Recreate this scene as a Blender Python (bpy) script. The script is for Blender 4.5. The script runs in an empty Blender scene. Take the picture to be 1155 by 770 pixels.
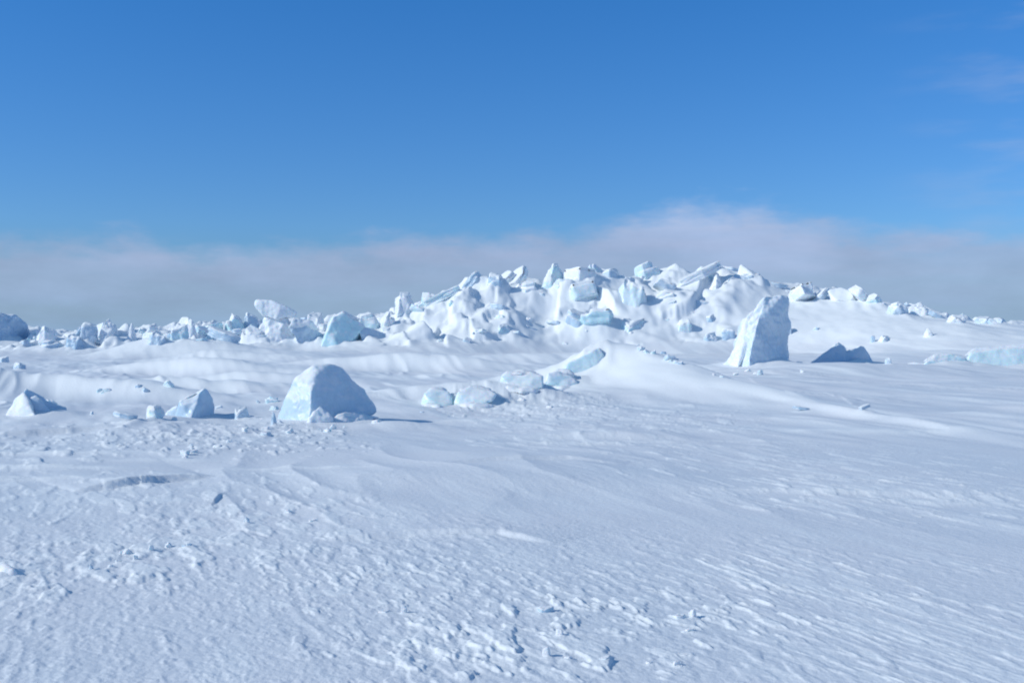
import bpy, bmesh, math, random
import numpy as np
from mathutils import Vector, noise as mnoise

C = bpy.context.scene.collection
F, PX0, HOR, CAMH = 1238.0, 577.5, 376.0, 1.7     # focal length and horizon measured in the photograph's pixels
R = math.radians

# ------------------------------------------------------------------ noise
def _h(ix, iy, seed):
    n = (ix.astype(np.int64) * 374761393 + iy.astype(np.int64) * 668265263 + seed * 974634777) & 0xFFFFFFFF
    n = ((n ^ (n >> 13)) * 1274126177) & 0xFFFFFFFF
    n = ((n ^ (n >> 16)) * 2246822519) & 0xFFFFFFFF
    return ((n ^ (n >> 15)) & 0xFFFFFF) / float(0xFFFFFF)

def perlin(x, y, seed=0):
    x0 = np.floor(x); y0 = np.floor(y)
    fx = x - x0; fy = y - y0
    def g(ix, iy, dx, dy):
        a = _h(ix, iy, seed) * 2 * np.pi
        return np.cos(a) * dx + np.sin(a) * dy
    u = fx * fx * fx * (fx * (fx * 6 - 15) + 10)
    v = fy * fy * fy * (fy * (fy * 6 - 15) + 10)
    a = g(x0, y0, fx, fy); b = g(x0 + 1, y0, fx - 1, fy)
    c = g(x0, y0 + 1, fx, fy - 1); d = g(x0 + 1, y0 + 1, fx - 1, fy - 1)
    return 1.5 * ((a + (b - a) * u) * (1 - v) + (c + (d - c) * u) * v)

def fbm(x, y, seed, octs=4, gain=0.5, lac=2.03):
    s = 0; a = 1.0
    for i in range(octs):
        s = s + a * perlin(x, y, seed + 17 * i)
        x = x * lac + 3.7; y = y * lac - 1.3; a *= gain
    return s

def sst(a, b, x):
    t = np.clip((x - a) / (b - a), 0, 1)
    return t * t * (3 - 2 * t)

def plates(x, y, cell, seed, tilt=0.5):
    """tilted plates of broken ice: nearest jittered cell gives its own height and slope"""
    gx = np.floor(x / cell); gy = np.floor(y / cell)
    best = np.full(x.shape, 1e9); out = np.zeros(x.shape)
    for i in (-1, 0, 1):
        for j in (-1, 0, 1):
            cx = gx + i; cy = gy + j
            px = (cx + _h(cx, cy, seed)) * cell; py = (cy + _h(cx, cy, seed + 1)) * cell
            dx = x - px; dy = y - py
            d = dx * dx + dy * dy
            hh = _h(cx, cy, seed + 2) - 0.5 + tilt * ((_h(cx, cy, seed + 3) - 0.5) * dx + (_h(cx, cy, seed + 4) - 0.5) * dy) * 2 / cell
            m = d < best
            best = np.where(m, d, best); out = np.where(m, hh, out)
    return out

# ------------------------------------------------------------------ terrain
WU = np.array([0.37, -0.93])                   # wind: from far left to near right
def amound(x, y, cx, cy, h, dx, dy, lf, lb, sl, sr, p=2.0):
    """drift: (dx,dy) its long axis, lf/lb lengths ahead/behind, sl/sr half widths left/right of the axis"""
    n = math.hypot(dx, dy); dx /= n; dy /= n
    u = (x - cx) * dx + (y - cy) * dy
    v = (x - cx) * (-dy) + (y - cy) * dx       # left of the axis positive
    lu = np.where(u > 0, lf, lb); lv = np.where(v > 0, sl, sr)
    return h * np.exp(-np.abs(u / lu) ** p - np.abs(v / lv) ** p)

def scarp(x, y, pts, A, L, soft, out=None):
    """step in the crust: raised behind the line and falling off with distance L"""
    best = np.full(x.shape, 1e9); val = np.zeros(x.shape)
    n = len(pts) - 1
    for k in range(n):
        (ax, ay), (bx, by) = pts[k], pts[k + 1]
        ex, ey = bx - ax, by - ay
        l2 = ex * ex + ey * ey
        t = np.clip(((x - ax) * ex + (y - ay) * ey) / l2, 0, 1)
        qx = x - ax - t * ex; qy = y - ay - t * ey
        d = np.hypot(qx, qy)
        s = np.sign(ex * qy - ey * qx)         # + on the left of the direction of travel = behind
        tt = (k + t) / n
        env = np.sin(np.pi * np.clip(tt, 0, 1)) ** 0.6
        sd = s * d
        v = A * env * np.where(sd > 0, np.exp(-sd / L), 0) * sst(-0.0, soft, sd)
        m = d < best
        best = np.where(m, d, best); val = np.where(m, v, val)
    return val

def G(px, py):
    """where the level ice shows at a pixel of the photograph"""
    Y = CAMH * F / (py - HOR)
    return ((px - PX0) * Y / F, Y)

YC = 110.0
SKY = [(-400,374),(-60,371),(0,372),(60,377),(100,373),(150,373),(200,371),(250,367),(300,366),(340,365),(400,362),(440,357),
       (470,346),(500,337),(540,327),(580,322),(620,320),(660,313),(700,312),(740,314),(780,312),(815,305),
       (850,316),(890,325),(930,330),(975,333),(1000,340),(1040,350),(1090,359),(1155,366.5),(1300,370),(1600,374)]
SKX = np.array([(p - PX0) * YC / F for p, _ in SKY]); SKZ = np.array([CAMH + (HOR - q) * YC / F for _, q in SKY])

def ridge(x, y):
    wx = x + 2.5 * perlin(x / 11, y / 11, 91) + 0.8 * perlin(x / 3.1, y / 3.1, 92)
    zc = np.interp(wx, SKX, SKZ)
    big = sst(2.0, 5.5, zc)
    front = 94 + 4 * perlin(x / 13, y / 40, 93) - 4 * (1 - big) - 20 * sst(20, 42, x)
    back = 150
    t = np.clip((y - front) / (YC - front), 0, 1)
    prof = 0.6 * t + 0.4 * t * t * (3 - 2 * t)
    t2 = np.clip((back - y) / (back - YC), 0, 1)
    prof = np.where(y > YC, t2 * t2 * (3 - 2 * t2), prof)
    return zc * prof, prof, big

def rub_mask(x, y, prof, big):
    n = fbm(x / 9, y / 7, 55, 3)
    m = sst(0.05, 0.3, prof) * sst(-0.35, 0.3, n + 0.25)
    lower_right = sst(21, 27, x) * sst(0.93, 0.80, prof)
    return m * (1 - lower_right) * sst(70, 50, x)

def terrain(x, y, want_fresh_lit=False):
    x = np.asarray(x, float); y = np.asarray(y, float)
    D = np.hypot(x, y)
    u = x * WU[0] + y * WU[1]; v = -x * WU[1] + y * WU[0]
    front = sst(-2, 4, y)
    far = sst(25, 70, D)
    z = 0.05 * fbm(x / 9, y / 9, 1, 3) * sst(2, 12, D) + 0.22 * far * sst(400, 150, D) * fbm(x / 22, y / 30, 2, 4)
    z = z + 0.10 * sst(14, 24, D) * sst(140, 60, D) * fbm(u / 9, v / 2.6, 3, 4)
    dr = np.zeros(x.shape)
    # explicit drifts
    dr = dr + amound(x, y, 3.6, 34.5, 1.30, 0.36, -0.93, 5.6, 2.2, 1.0, 1.6)
    dr = dr + amound(x, y, 6.9, 22.5, 0.16, 0.2, -0.95, 4.5, 3.0, 0.5, 0.25)
    dr = dr + amound(x, y, 6.3, 26.5, 0.16, 0.36, -0.93, 3.2, 3.0, 0.35, 1.2)
    dr = dr + amound(x, y, -25, 77, 1.35, 1, -0.2, 9, 4, 6, 2.6)
    dr = dr + amound(x, y, -17, 66, 0.55, 1, -0.4, 8, 4, 4, 1.6)
    dr = dr + amound(x, y, -4.5, 50, 0.80, 1, -0.2, 5.0, 6, 3.0, 0.9)
    dr = dr + amound(x, y, -14, 47, 0.75, 1, -0.4, 5, 4, 3.0, 0.9)
    dr = dr + amound(x, y, -9, 38, 0.35, 1, -0.6, 5, 3, 2, 0.8)
    dr = dr + amound(x, y, -15.5, 31, 0.75, 0.8, -0.5, 2.5, 3, 1.5, 1.6)
    dr = dr + amound(x, y, -11.5, 30, 0.50, 1, -0.5, 4, 3, 1.8, 0.7)
    dr = dr + amound(x, y, -9.5, 33, 0.40, 1, -0.35, 3, 3, 1.5, 0.6)
    dr = dr + amound(x, y, 11.4, 51, 0.35, 1, -0.1, 2.5, 3, 2, 1.6)
    dr = dr + amound(x, y, -2.15, 20.5, 0.13, 1, -0.05, 1.0, 0.7, 0.35, 0.45)  # low drift added to hide the boulder's cast shadow
    z = z + amound(x, y, 13.5, 45, 0.46, 1, 0.02, 6, 3.5, 5, 3.2)
    dr = dr + amound(x, y, 2, 66, 0.5, 1, -0.1, 8, 9, 4, 2)
    dr = dr + amound(x, y, 30, 72, 0.5, 1, 0.05, 12, 9, 4, 3)
    dr = dr + amound(x, y, -1.3, 28.6, 0.42, 1, -0.1, 2.6, 2.4, 2.2, 0.5)
    dr = dr + amound(x, y, 0.9, 34.5, 0.45, 1, -0.1, 2.0, 2.0, 2.5, 0.6)
    # long low snow dunes close by
    dr = dr + amound(x, y, -0.6, 12.3, 0.10, 1, -0.12, 2.5, 2.0, 1.8, 0.7)
    dr = dr + amound(x, y, 1.4, 17.8, 0.10, 1, -0.1, 1.3, 1.6, 1.2, 0.25)
    dr = dr + amound(x, y, 4.6, 11.6, 0.06, 1, -0.1, 1.6, 2.2, 1.0, 0.3)
    st = np.zeros(x.shape)                       # thin streaks of loose white snow lying on the crust
    for px, py, lx, ly, hh in ((655, 502, 0.95, 0.16, 0.05), (45, 528, 1.1, 0.30, 0.06), (70, 512, 1.2, 0.3, 0.05), (20, 540, 0.7, 0.2, 0.05), (350, 534, 0.8, 0.15, 0.035), (980, 488, 1.7, 0.45, 0.06),
            (1050, 566, 0.8, 0.16, 0.035), (930, 558, 0.9, 0.14, 0.03), (860, 498, 1.0, 0.2, 0.03), (560, 470, 1.2, 0.35, 0.05), (480, 425, 3.5, 1.3, 0.10), (260, 412, 5.0, 1.6, 0.12), (100, 440, 2.6, 0.8, 0.10),
            (330, 440, 2.0, 0.7, 0.08), (170, 520, 0.9, 0.2, 0.03), (520, 607, 0.35, 0.07, 0.02), (1120, 470, 1.6, 0.4, 0.03), (740, 500, 0.8, 0.15, 0.03), (200, 408, 6, 2.0, 0.15), (620, 405, 4, 1.6, 0.12)):
        cx, cy = G(px, py)
        st = st + amound(x, y, cx, cy, hh, 1, -0.10, lx, lx * 1.1, ly, ly * 0.55) * (0.7 + 0.5 * perlin(x / (0.4 * lx), y / (0.5 * ly), 7))
    z = z + dr + st
    fresh_lit = None
    if want_fresh_lit:
        fresh_lit = np.clip(dr / 0.40, 0, 1) * 0.9 + np.clip(st / 0.03, 0, 1) * 0.9
        fresh_lit = fresh_lit + 0.75 * sst(0.05, 0.55, fbm(u / 7, v / 1.0, 15, 4)) * sst(14, 26, D) + 0.5 * sst(0.1, 0.6, fbm(u / 2.2, v / 0.35, 16, 4)) * sst(20, 8, D)
        fresh_lit = fresh_lit + 0.3 * fbm(x / 1.2, y / 1.2, 18, 4) * 0.5
    # sastrugi: wind-cut streaks
    w1 = v + 0.5 * perlin(u / 3, v / 2, 8)
    r1 = 1 - np.abs(perlin(u / 4.0, w1 / 0.85, 9)) * 2
    k1 = sst(-0.25, 0.5, fbm(u / 9, v / 4, 10, 2)) * sst(8, 13, D) * sst(90, 40, D)
    z = z + 0.032 * np.clip(r1, 0, 1) ** 1.5 * k1 * (1 + 0.8 * sst(15, 30, D))
    r2 = 1 - np.abs(perlin(u / 1.6, (v + 0.12 * perlin(u, v * 2, 12)) / 0.22, 13)) * 2
    k2 = sst(-0.15, 0.45, fbm(u / 4, v / 1.6, 14, 2)) * sst(34, 14, D)
    z = z + 0.0055 * np.clip(r2, 0, 1) ** 1.3 * k2 * (0.35 + 0.9 * sst(-0.3, 0.5, fbm(x / 0.9, y / 0.9, 19, 2)))
    # smooth, bluish swept lane across the middle distance and to the right
    lane = np.exp(-((y - 11.0 + 0.18 * x) / 1.6) ** 2) * sst(-3.5, -1.5, x)
    # granular crust near the camera
    near = sst(15, 9.5, D + 0.6 * perlin(x / 1.5, y / 1.5, 20)) * (1 - 0.9 * lane)
    leftish = 0.45 + 0.55 * sst(1.2, -0.6, x - 0.10 * y)
    g = fbm(u / 0.26, v / 0.13, 21, 3, 0.55); g2 = fbm(u / 0.085, v / 0.05, 26, 3, 0.6)
    z = z + 0.95 * near * leftish * (0.004 * (np.abs(g) * 1.1 - 0.3 + 0.5 * g) + 0.0042 * g2 * (0.6 + 0.5 * np.clip(g, -1, 1)))
    k3 = sst(0.0, 0.35, fbm(x / 1.3, y / 1.3, 23, 2))
    z = z + 0.006 * near * k3 * sst(0.0, 0.3, perlin(u / 0.24, v / 0.09, 24))
    # broken wind crust: plateaus with undercut-looking edges
    def crust(cx, cy, rx, ry, amp, seed, su, sv, ang=0.0):
        c, s = math.cos(ang), math.sin(ang)
        a = (x - cx) * c + (y - cy) * s; b = -(x - cx) * s + (y - cy) * c
        e = np.exp(-(a / rx) ** 2 - (b / ry) ** 2)
        sf = 1.0 if seed in (35, 36, 37) else (0.85 if seed in (31, 33) else 0.55)
        n = fbm(u / (su * sf), v / (sv * sf), seed, 4)
        k = sst(0.0, 0.32, n + 0.55 * e - 0.42) * sst(0.02, 0.25, e)
        if want_fresh_lit: np.maximum(fresh_lit, 0.75 * k, out=fresh_lit)  # lit tops of the broken crust painted in as whiter snow
        return amp * k * (0.7 + 0.6 * perlin(u / 0.6, v / 0.3, seed + 5))
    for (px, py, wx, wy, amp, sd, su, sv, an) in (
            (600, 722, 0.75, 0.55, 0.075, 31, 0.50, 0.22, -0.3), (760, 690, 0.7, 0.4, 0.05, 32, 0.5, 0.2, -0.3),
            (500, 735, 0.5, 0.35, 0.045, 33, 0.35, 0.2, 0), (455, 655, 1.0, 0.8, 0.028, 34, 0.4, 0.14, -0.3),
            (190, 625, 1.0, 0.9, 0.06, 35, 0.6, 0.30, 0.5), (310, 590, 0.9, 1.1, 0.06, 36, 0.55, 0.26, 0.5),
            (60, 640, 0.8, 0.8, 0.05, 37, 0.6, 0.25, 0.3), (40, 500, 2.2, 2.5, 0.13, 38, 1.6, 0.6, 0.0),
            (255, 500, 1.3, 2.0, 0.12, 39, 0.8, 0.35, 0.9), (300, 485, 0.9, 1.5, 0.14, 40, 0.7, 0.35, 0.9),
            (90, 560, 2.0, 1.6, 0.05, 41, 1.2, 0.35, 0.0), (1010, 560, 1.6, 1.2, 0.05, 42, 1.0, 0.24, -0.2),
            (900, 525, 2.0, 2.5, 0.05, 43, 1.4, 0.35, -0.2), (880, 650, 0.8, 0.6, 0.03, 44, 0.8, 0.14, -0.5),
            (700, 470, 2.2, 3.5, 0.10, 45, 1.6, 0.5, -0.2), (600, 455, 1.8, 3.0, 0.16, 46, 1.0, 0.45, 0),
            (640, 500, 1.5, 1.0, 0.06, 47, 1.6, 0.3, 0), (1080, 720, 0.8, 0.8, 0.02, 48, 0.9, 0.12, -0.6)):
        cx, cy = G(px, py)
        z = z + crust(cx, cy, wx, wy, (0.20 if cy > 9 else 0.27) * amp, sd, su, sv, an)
    # single ledges in the crust
    for pts, A, L, soft in (
            ([(85, 556), (130, 552), (190, 545), (243, 541)], 0.09, 1.3, 0.07),
            ([(0, 490), (60, 487), (130, 484)], 0.09, 1.5, 0.06),
            ([(500, 533), (560, 529), (640, 527), (700, 531)], 0.05, 1.4, 0.10),
            ([(240, 572), (255, 560)], 0.03, 0.4, 0.03),
            ([(370, 612), (470, 606), (560, 606), (620, 616)], 0.05, 0.8, 0.08),
            ([(835, 426), (860, 440), (885, 457), (915, 463)], 0.03, 0.5, 0.10),
            ([(920, 440), (960, 462), (985, 458)], 0.02, 0.6, 0.08)):
        z = z + scarp(x, y, [G(*p) for p in pts], A, L, soft)
    # the pressure ridge and its rubble
    far_on = (y > 60) & (y < 175)
    if np.any(far_on):
        xs, ys = x[far_on], y[far_on]
        zr, prof, big = ridge(xs, ys)
        m = rub_mask(xs, ys, prof, big)
        wx = xs + 0.16 * perlin(xs / 1.1, ys / 1.1, 61); wy = ys + 0.16 * perlin(xs / 1.1, ys / 1.1, 62)
        p1 = plates(wx, wy, 4.6, 63, 1.5); p2 = plates(wx, wy, 1.9, 68, 0.9); p3 = plates(wx, wy, 0.9, 73, 0.9)
        calm = sst(-0.25, 0.25, fbm(xs / 7, ys / 5, 57, 2) + 0.9 * (prof - 0.55))     # snow lies smooth low on the face
        rub = (1.0 * p1 * (0.25 + 0.75 * big) + (0.55 * p2 + 0.40 * p3) * (1 - big) + (0.62 * p2 + 0.22 * p3) * (0.25 + 0.75 * calm) * (1 - 0.6 * sst(6, 12, xs))) * m
        rdg = (1 - 2 * np.abs(perlin(xs / 5.0, ys / 4.0, 78))) * 0.40 * big + (1 - 2 * np.abs(perlin(xs / 2.1, ys / 1.9, 79))) * 0.08
        soft = (0.5 * fbm(xs / 6, ys / 6, 77, 4) * (0.3 + 0.7 * big) + rdg * m) * sst(0.02, 0.3, prof) * (1 - 0.7 * sst(17, 26, xs))
        if want_fresh_lit: fresh_lit[far_on] += 1.2 * sst(0.03, 0.3, prof)
        z = z.copy(); z[far_on] += zr + (0.8 * rub + soft) * sst(1.0, 0.6, np.abs(ys - 108) / 60)
    if want_fresh_lit: return z, np.clip(fresh_lit, 0, 1)
    return z

DRIFTS = []
_rd = {}
def hit(px, py, ymin=3.0, ymax=140.0):
    """first place where the sight line through a pixel meets the snow"""
    key = 'Y'
    if key not in _rd:
        _rd[key] = np.concatenate([np.arange(4, 30, 0.05), np.arange(30, 141, 0.1)])
    Y = _rd[key]
    Y = Y[(Y >= ymin) & (Y <= ymax)]
    X = (px - PX0) / F * Y; Z = CAMH - (py - HOR) / F * Y
    T = terrain(X, Y)
    k = np.nonzero(T >= Z)[0]
    if len(k) == 0:
        i = int(np.argmin(Z - T))
    else:
        i = int(k[0])
    return float(X[i]), float(Y[i]), float(T[i])

# ------------------------------------------------------------------ materials
def new_mat(name):
    m = bpy.data.materials.new(name); m.use_nodes = True
    nt = m.node_tree
    return m, nt, nt.nodes['Principled BSDF']

def node(nt, t, **kw):
    n = nt.nodes.new(t)
    for k, v in kw.items(): setattr(n, k, v)
    return n

def snow_mat(name, ground):
    m, nt, b = new_mat(name)
    tc = node(nt, 'ShaderNodeTexCoord')
    n1 = node(nt, 'ShaderNodeTexNoise'); n1.inputs['Scale'].default_value = 0.22; n1.inputs['Detail'].default_value = 5
    nt.links.new(tc.outputs['Object'], n1.inputs['Vector'])
    rp = node(nt, 'ShaderNodeMapRange'); rp.inputs['From Min'].default_value = 0.42; rp.inputs['From Max'].default_value = 0.66
    nt.links.new(n1.outputs['Fac'], rp.inputs['Value'])
    mx = node(nt, 'ShaderNodeMix', data_type='RGBA')
    mx.inputs[6].default_value = (0.80, 0.81, 0.84, 1); mx.inputs[7].default_value = (0.735, 0.775, 0.82, 1)
    nt.links.new(rp.outputs['Result'], mx.inputs[0])
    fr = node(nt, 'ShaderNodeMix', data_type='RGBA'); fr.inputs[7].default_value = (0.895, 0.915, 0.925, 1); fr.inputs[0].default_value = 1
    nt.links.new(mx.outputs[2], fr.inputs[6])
    if ground:                                       # wind crust is greyer and bluer than the loose drifted snow; crust tops are painted lit
        fa = node(nt, 'ShaderNodeAttribute', attribute_name='fresh_lit'); nt.links.new(fa.outputs['Fac'], fr.inputs[0])
    nt.links.new(fr.outputs[2], b.inputs['Base Color'])
    b.inputs['Roughness'].default_value = 0.62; b.inputs['Specular IOR Level'].default_value = 0.25
    n2 = node(nt, 'ShaderNodeTexNoise'); n2.inputs['Scale'].default_value = 16; n2.inputs['Detail'].default_value = 5
    n2.inputs['Roughness'].default_value = 0.65
    nt.links.new(tc.outputs['Object'], n2.inputs['Vector'])
    bp = node(nt, 'ShaderNodeBump'); bp.inputs['Strength'].default_value = 0.5; bp.inputs['Distance'].default_value = 0.02
    nt.links.new(n2.outputs['Fac'], bp.inputs['Height'])
    nt.links.new(bp.outputs['Normal'], b.inputs['Normal'])
    return m

def ice_mat(name, ice, snow_bias, sss, nscale=1.6, patch=1.6):
    """snow settles on what faces up; bare ice shows on steep faces"""
    m, nt, b = new_mat(name)
    tc = node(nt, 'ShaderNodeTexCoord'); geo = node(nt, 'ShaderNodeNewGeometry')
    sep = node(nt, 'ShaderNodeSeparateXYZ'); nt.links.new(geo.outputs['Normal'], sep.inputs[0])
    n1 = node(nt, 'ShaderNodeTexNoise'); n1.inputs['Scale'].default_value = nscale; n1.inputs['Detail'].default_value = 5
    nt.links.new(geo.outputs['Position'], n1.inputs['Vector'])
    a = node(nt, 'ShaderNodeMath', operation='MULTIPLY_ADD'); a.inputs[1].default_value = patch; a.inputs[2].default_value = -0.5 * patch + snow_bias
    nt.links.new(n1.outputs['Fac'], a.inputs[0])
    ad = node(nt, 'ShaderNodeMath', operation='ADD')
    nt.links.new(sep.outputs['Z'], ad.inputs[0]); nt.links.new(a.outputs[0], ad.inputs[1])
    rp = node(nt, 'ShaderNodeMapRange', interpolation_type='SMOOTHSTEP'); rp.inputs['From Min'].default_value = 0.15; rp.inputs['From Max'].default_value = 0.6
    nt.links.new(ad.outputs[0], rp.inputs['Value'])
    oi = node(nt, 'ShaderNodeObjectInfo')
    tint = node(nt, 'ShaderNodeMix', data_type='RGBA')
    tint.inputs[6].default_value = (*ice, 1); tint.inputs[7].default_value = tuple(0.45 * c + 0.55 * w for c, w in zip(ice, (0.80, 0.85, 0.89))) + (1,)
    nt.links.new(oi.outputs['Random'], tint.inputs[0])
    mx = node(nt, 'ShaderNodeMix', data_type='RGBA')
    nt.links.new(tint.outputs[2], mx.inputs[6]); mx.inputs[7].default_value = (0.86, 0.885, 0.91, 1)
    nt.links.new(rp.outputs['Result'], mx.inputs[0])
    nt.links.new(mx.outputs[2], b.inputs['Base Color'])
    ro = node(nt, 'ShaderNodeMapRange'); ro.inputs['To Min'].default_value = 0.32; ro.inputs['To Max'].default_value = 0.7
    nt.links.new(rp.outputs['Result'], ro.inputs['Value']); nt.links.new(ro.outputs['Result'], b.inputs['Roughness'])
    b.inputs['Specular IOR Level'].default_value = 0.3
    b.inputs['Subsurface Weight'].default_value = sss
    b.inputs['Subsurface Radius'].default_value = (0.25, 0.7, 1.0); b.inputs['Subsurface Scale'].default_value = 0.25
    n2 = node(nt, 'ShaderNodeTexNoise'); n2.inputs['Scale'].default_value = 6; n2.inputs['Detail'].default_value = 6
    nt.links.new(tc.outputs['Object'], n2.inputs['Vector'])
    bp = node(nt, 'ShaderNodeBump'); bp.inputs['Strength'].default_value = 0.25; bp.inputs['Distance'].default_value = 0.06
    nt.links.new(n2.outputs['Fac'], bp.inputs['Height']); nt.links.new(bp.outputs['Normal'], b.inputs['Normal'])
    return m

SNOW = snow_mat('drifted_snow', False); GROUND = snow_mat('wind_crust_and_drifted_snow', True)
ICE = ice_mat('snowy_ice', (0.58, 0.80, 0.855), 0.0, 0.25)
GREY = ice_mat('shaded_grey_blue_ice', (0.44, 0.60, 0.74), -0.15, 0.12, 1.6, 0.9)  # grey-blue ice, colour darkened for blocks that lie in shade
BOULDER = ice_mat('boulder_ice', (0.56, 0.70, 0.80), -0.10, 0.15, 2.5, 0.35)
SHADE_ICE = ice_mat('shade_blue_ice', (0.40, 0.56, 0.71), -0.30, 0.10)  # shade of the wedge and the hump put into a darker colour
BLUE = ice_mat('turquoise_ice', (0.70, 0.86, 0.89), -0.30, 0.35, 1.2, 0.9)
WHITE = ice_mat('white_packed_ice', (0.80, 0.86, 0.89), 0.3, 0.2)

# ------------------------------------------------------------------ object helpers
def tag(o, label=None, cat=None, group=None, kind=None):
    if label: o['label'] = label
    if cat: o['category'] = cat
    if group: o['group'] = group
    if kind: o['kind'] = kind
    return o

def link(name, me, parent=None, loc=None):
    o = bpy.data.objects.new(name, me); C.objects.link(o)
    if loc is not None: o.location = loc
    if parent is not None: o.parent = parent
    return o

def hull_into(bm, pts):
    vs = [bm.verts.new(p) for p in pts]
    r = bmesh.ops.convex_hull(bm, input=vs)
    junk = [g for g in r['geom_interior'] + r['geom_unused'] if isinstance(g, bmesh.types.BMVert)]
    if junk: bmesh.ops.delete(bm, geom=list(set(junk)), context='VERTS')

def carve(name, groups, voxel, mat, smooth=2, amp=0.05, scale=1.5, seed=0, facet=0.0):
    """convex lumps fused into one skin, worn smooth and roughened by layered noise"""
    bm = bmesh.new()
    for g in groups: hull_into(bm, g)
    me = bpy.data.meshes.new('tmp'); bm.to_mesh(me); bm.free()
    t = bpy.data.objects.new('tmp', me); C.objects.link(t)
    md = t.modifiers.new('r', 'REMESH'); md.mode = 'VOXEL'; md.voxel_size = voxel
    dg = bpy.context.evaluated_depsgraph_get(); dg.update()
    out = bpy.data.meshes.new_from_object(t.evaluated_get(dg))
    bpy.data.objects.remove(t); bpy.data.meshes.remove(me)
    bm = bmesh.new(); bm.from_mesh(out)
    for _ in range(smooth): bmesh.ops.smooth_vert(bm, verts=bm.verts, factor=0.5, use_axis_x=True, use_axis_y=True, use_axis_z=True)
    bm.normal_update()
    off = Vector((seed * 7.13, seed * 3.71, seed * 1.37))
    for v in bm.verts:
        p = v.co * scale + off
        n = mnoise.fractal(p, 0.9, 2.1, 5)
        c = mnoise.cell_vector(p * 0.9) if facet else None
        d = amp * n
        if facet:
            dd, pp = mnoise.voronoi(p * 0.8)
            d += facet * (dd[1] - dd[0] - 0.3)
        v.co += v.normal * d
    bmesh.ops.smooth_vert(bm, verts=bm.verts, factor=0.35, use_axis_x=True, use_axis_y=True, use_axis_z=True)
    bm.to_mesh(out); bm.free()
    out.name = name
    out.materials.clear(); out.materials.append(mat)
    out.polygons.foreach_set('use_smooth', [True] * len(out.polygons))
    return out

def W(px, py, Y):
    return Vector(((px - PX0) * Y / F, Y, CAMH - (py - HOR) * Y / F))

def hero(name, label, cat, Y, groups, mat, voxel, group=None, body=None, **kw):
    """a large block: groups of corner points (pixel x, pixel y, metres behind the base distance)"""
    gs = [[W(px, py, Y) + Vector((0, d, 0)) + Vector(((px - PX0) * d / F, 0, -(py - HOR) * d / F)) for px, py, d in g] for g in groups]
    allp = [p for g in gs for p in g]
    o = Vector((sum(p.x for p in allp) / len(allp), sum(p.y for p in allp) / len(allp), min(p.z for p in allp)))
    gs = [[p - o for p in g] for g in gs]
    me = carve(name, gs, voxel, mat, **kw)
    w = max(p.x for p in allp) - min(p.x for p in allp)
    DRIFTS.append((o.x, o.y, 0.5 * w, 0.09 * w))
    ob = link(name, None if body else me, None, o)
    if body: link(body, me, ob)
    return tag(ob, label, cat, group, 'thing')

def hero_part(name, parent, Y, groups, mat, voxel, **kw):
    o = parent.location
    gs = [[W(px, py, Y + d) - o for px, py, d in g] for g in groups]
    return link(name, carve(name, gs, voxel, mat, **kw), parent)

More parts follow.
